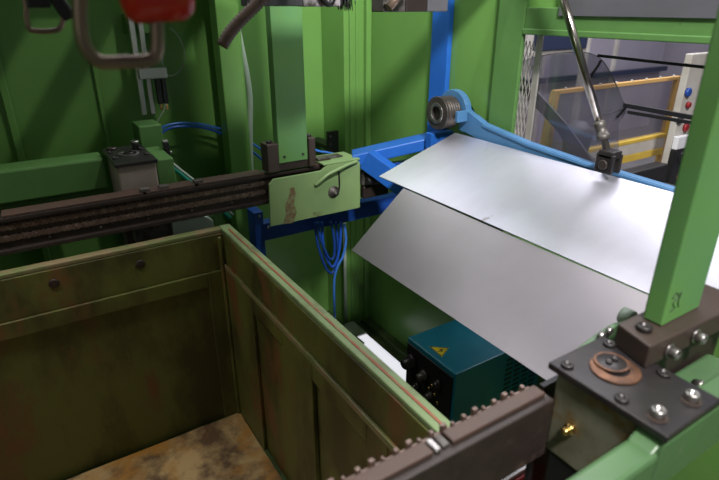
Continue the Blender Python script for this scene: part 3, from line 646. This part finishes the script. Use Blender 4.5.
# yellow framed fence
yf = thing('safety_fence', (2.6, 1.6, 0), 'yellow framed grey safety fence panel beyond the opening', 'fence')
fx0, fx1, fz0, fz1 = 2.05, 3.06, .96, 1.305
MB().box(fx0, fx1, 1.60, 1.625, fz1-.018, fz1).build('top_bar', 'orange', yf, .002)
MB().box(fx0, fx0+.028, 1.60, 1.625, 0, fz1-.019).build('post', 'orange', yf, .002)
MB().box(fx1-.03, fx1, 1.60, 1.625, 0, fz1-.019).build('post', 'orange', yf, .002)
MB().box(fx1-.035, fx1+.01, 1.585, 1.599, .97, 1.08).build('latch', 'yellow', yf, .002)
MB().box(fx0+.03, fx1-.032, 1.59, 1.63, .985, 1.003).build('bottom_bar', 'yellow', yf, .002, 'bright yellow upper edge')
MB().box(fx0+.03, fx1-.032, 1.592, 1.628, .925, .984).build('kick_board', 'offwhite', yf, .002, 'off white board')
MB().box(fx0+.03, fx1-.032, 1.59, 1.63, .885, .924).build('bottom_bar', 'yellow', yf, .002)
MB().box(fx0+.03, fx1-.032, 1.608, 1.612, 1.004, fz1-.02).build('infill_panel', 'acrylic', yf)
for i in range(8): MB().lathe((fx0+.08+i*.125, 1.61, fz1), (0,0,1), [(0, .006), (.006, .006), (.008, .003)], 8).build('clip', 'offwhite', yf)
yp = thing('leaning_post', (1.95, 1.75, 0), 'orange yellow slanted post left of the safety fence', 'post')
MB().bar(at(556, 92, 'y', 1.72), at(541, 150, 'y', 1.72)+Vector((0, 0, -.15)), .045, .03, (0,1,0)).build('bar', 'orange', yp, .003)
MB().box(1.88, 1.99, 1.68, 1.76, 0, .84).build('base', 'offwhite', yp, .003)
# whitish machine at the right of the opening
wm = thing('wired_cabinet', (2.97, 1.45, 0), 'off white machine cabinet with buttons and dark wiring at the right of the opening', 'cabinet')
MB().box(2.775, 3.2, 1.42, 1.455, 0, 1.44).build('body', 'offwhite', wm, .005)
for (x, z, r, mm) in ((2.80, 1.262, .022, 'dkblue'), (2.83, 1.199, .016, 'redbox'), (2.785, 1.129, .020, 'dark'), (2.86, 1.085, .022, 'redbox')):
    MB().lathe((x, 1.419, z), (0,-1,0), [(0, r), (.012, r), (.016, r*.7)], 18).build('push_button', mm, wm)
MB().box(2.77, 3.0, 1.39, 1.418, .76, .98).build('wiring_box', 'black', wm, .004)
for i, (a_, b_, c_) in enumerate((((2.76, 1.35, .98), (2.81, 1.33, .92), (2.77, 1.34, .82)), ((2.83, 1.35, .98), (2.87, 1.33, .90), (2.85, 1.34, .80)), ((2.75, 1.34, .86), (2.84, 1.33, .83), (2.90, 1.34, .92)))):
    MB().tube([a_, b_, c_], .010, 8).build('wire', ('black', 'alu', 'copper')[i], wm)
MB().box(2.77, 2.87, 1.39, 1.418, .985, 1.05).build('terminal_cover', 'white', wm, .004)
dm = thing('dark_machine', (2.4, 1.35, 0), 'black machine base below the yellow fence board', 'machine')
MB().box(2.20, 2.68, 1.36, 1.43, 0, .935).build('base', 'black', dm, .01)
MB().box(2.45, 2.60, 1.34, 1.359, .50, .84).build('cover', 'grey', dm, .004)
MB().box(2.61, 2.68, 1.30, 1.359, .70, .84).build('ledge', 'mech', dm, .004)
gc = thing('blue_grey_bin', (2.0, 1.5, .9), 'pale blue grey plastic container seen through the acrylic guard', 'container')
q = at(566, 140, 'y', 1.52)
MB().lathe((q.x+.05, 1.50, q.z-.08), (0,0,1), [(0, .05), (.10, .065), (.13, .065), (.14, .045), (.16, .03), (.16, .0001)], 20).build('tub', 'ltgrey' if 'ltgrey' in M else 'grey', gc)
MB().box(q.x-.02, q.x+.12, 1.44, 1.56, 0, q.z-.081).build('stand', 'grey', gc, .003)
# tall grey workshop screen giving the violet background
sc_ = thing('workshop_screen', (3.5, 4.2, 0), 'large plain grey violet partition filling the background of the opening', 'partition')
MB().box(1.9, 8, 4.5, 4.56, 0, 3.2).build('panel', 'hallwall', sc_)
for x in (2.6, 4.0, 5.4, 6.8): MB().box(x, x+.05, 4.46, 4.499, 0, 3.2).build('rib', 'offwhite', sc_)
MB().box(1.9, 8, 4.40, 4.458, .80, .86).build('rail', 'navy', sc_)

# ------------------------------------------------------------------ lamps: unseen area lights, placed for their effect, no fixtures modelled
def area(name, loc, to, sx, sy, e, col=(1, .97, .95)):
    l = bpy.data.lights.new(name, 'AREA'); l.shape = 'RECTANGLE'; l.size = sx; l.size_y = sy; l.energy = e; l.color = col
    o = bpy.data.objects.new(name, l); C.objects.link(o); o.location = loc
    o.rotation_euler = (Vector(to)-Vector(loc)).to_track_quat('-Z', 'Y').to_euler(); return o
area('unseen_overhead_lamp', (1.6, 4.6, 4.4), (1.1, 1.2, 1), 4.5, 2.2, 90, (.96, .95, 1))
area('unseen_overhead_lamp', (-.45, 2.8, 4.0), (1.0, .7, .9), 2.8, 2.8, 40, (.98, .96, 1))  # added high at the back for the lower sheet's reflection
area('unseen_overhead_lamp', (.2, -.9, 3.6), (.9, 1.9, .9), .5, .3, 190)
dl = area('bin_fill_lamp', (-.35, 1.40, 2.4), (-.2, 1.15, 0), .25, .25, 4.5, (1, .95, .88)); dl.data.spread = R(75)  # added fill that brightens the bin floor
area('stripe_lamp', (1.0, 1.05, 2.9), (.6, 2.1, .9), .04, .04, 10, (1, .98, .95))  # added to throw the brace stripes and brighten the right wall
area('side_fill_lamp', (-1.3, -.4, 1.95), (.7, .9, .9), .6, .3, 2.2, (1, .97, .93))  # added weak fill for the gearbox side and inner bin wall
area('unseen_overhead_lamp', (4.0, 2.0, 4.5), (4.0, 3, 0), 3, 2, 210, (.95, .94, 1))
# unseen lattice, added so its braces cast stripes on the far wall
g_ = MB().box(-1.8, .98, 1.78, 1.82, 2.30, 2.35).box(-1.8, .62, 1.78, 1.82, 1.77, 1.80)
for i in range(11): g_.bar((-1.16+i*.17, 1.80, 1.80), (-.80+i*.17, 1.80, 2.30), (.075, .05)[i % 2], .02, (0,1,0))
struct('shade_lattice', g_, 'green')
W_ = bpy.data.worlds.new('world'); S.world = W_; W_.use_nodes = True
bg = W_.node_tree.nodes['Background']; bg.inputs[0].default_value = (.80, .78, .90, 1); bg.inputs[1].default_value = .11

# ------------------------------------------------------------------ camera
cam = bpy.data.cameras.new('camera'); co = bpy.data.objects.new('camera', cam); C.objects.link(co)
cam.sensor_width = 36; cam.lens = 36*FPX/719; cam.clip_start = .02
co.location = (0, 0, CAMH); co.rotation_euler = (R(90)-PITCH, 0, -YAW)
cam.dof.use_dof = True; cam.dof.focus_distance = 1.75; cam.dof.aperture_fstop = 3.6
S.camera = co
S.view_settings.view_transform = 'Standard'; S.view_settings.look = 'None'; S.view_settings.exposure = -.12; S.view_settings.gamma = 1
for o in S.objects:
    if '_w' in o: del o['_w']
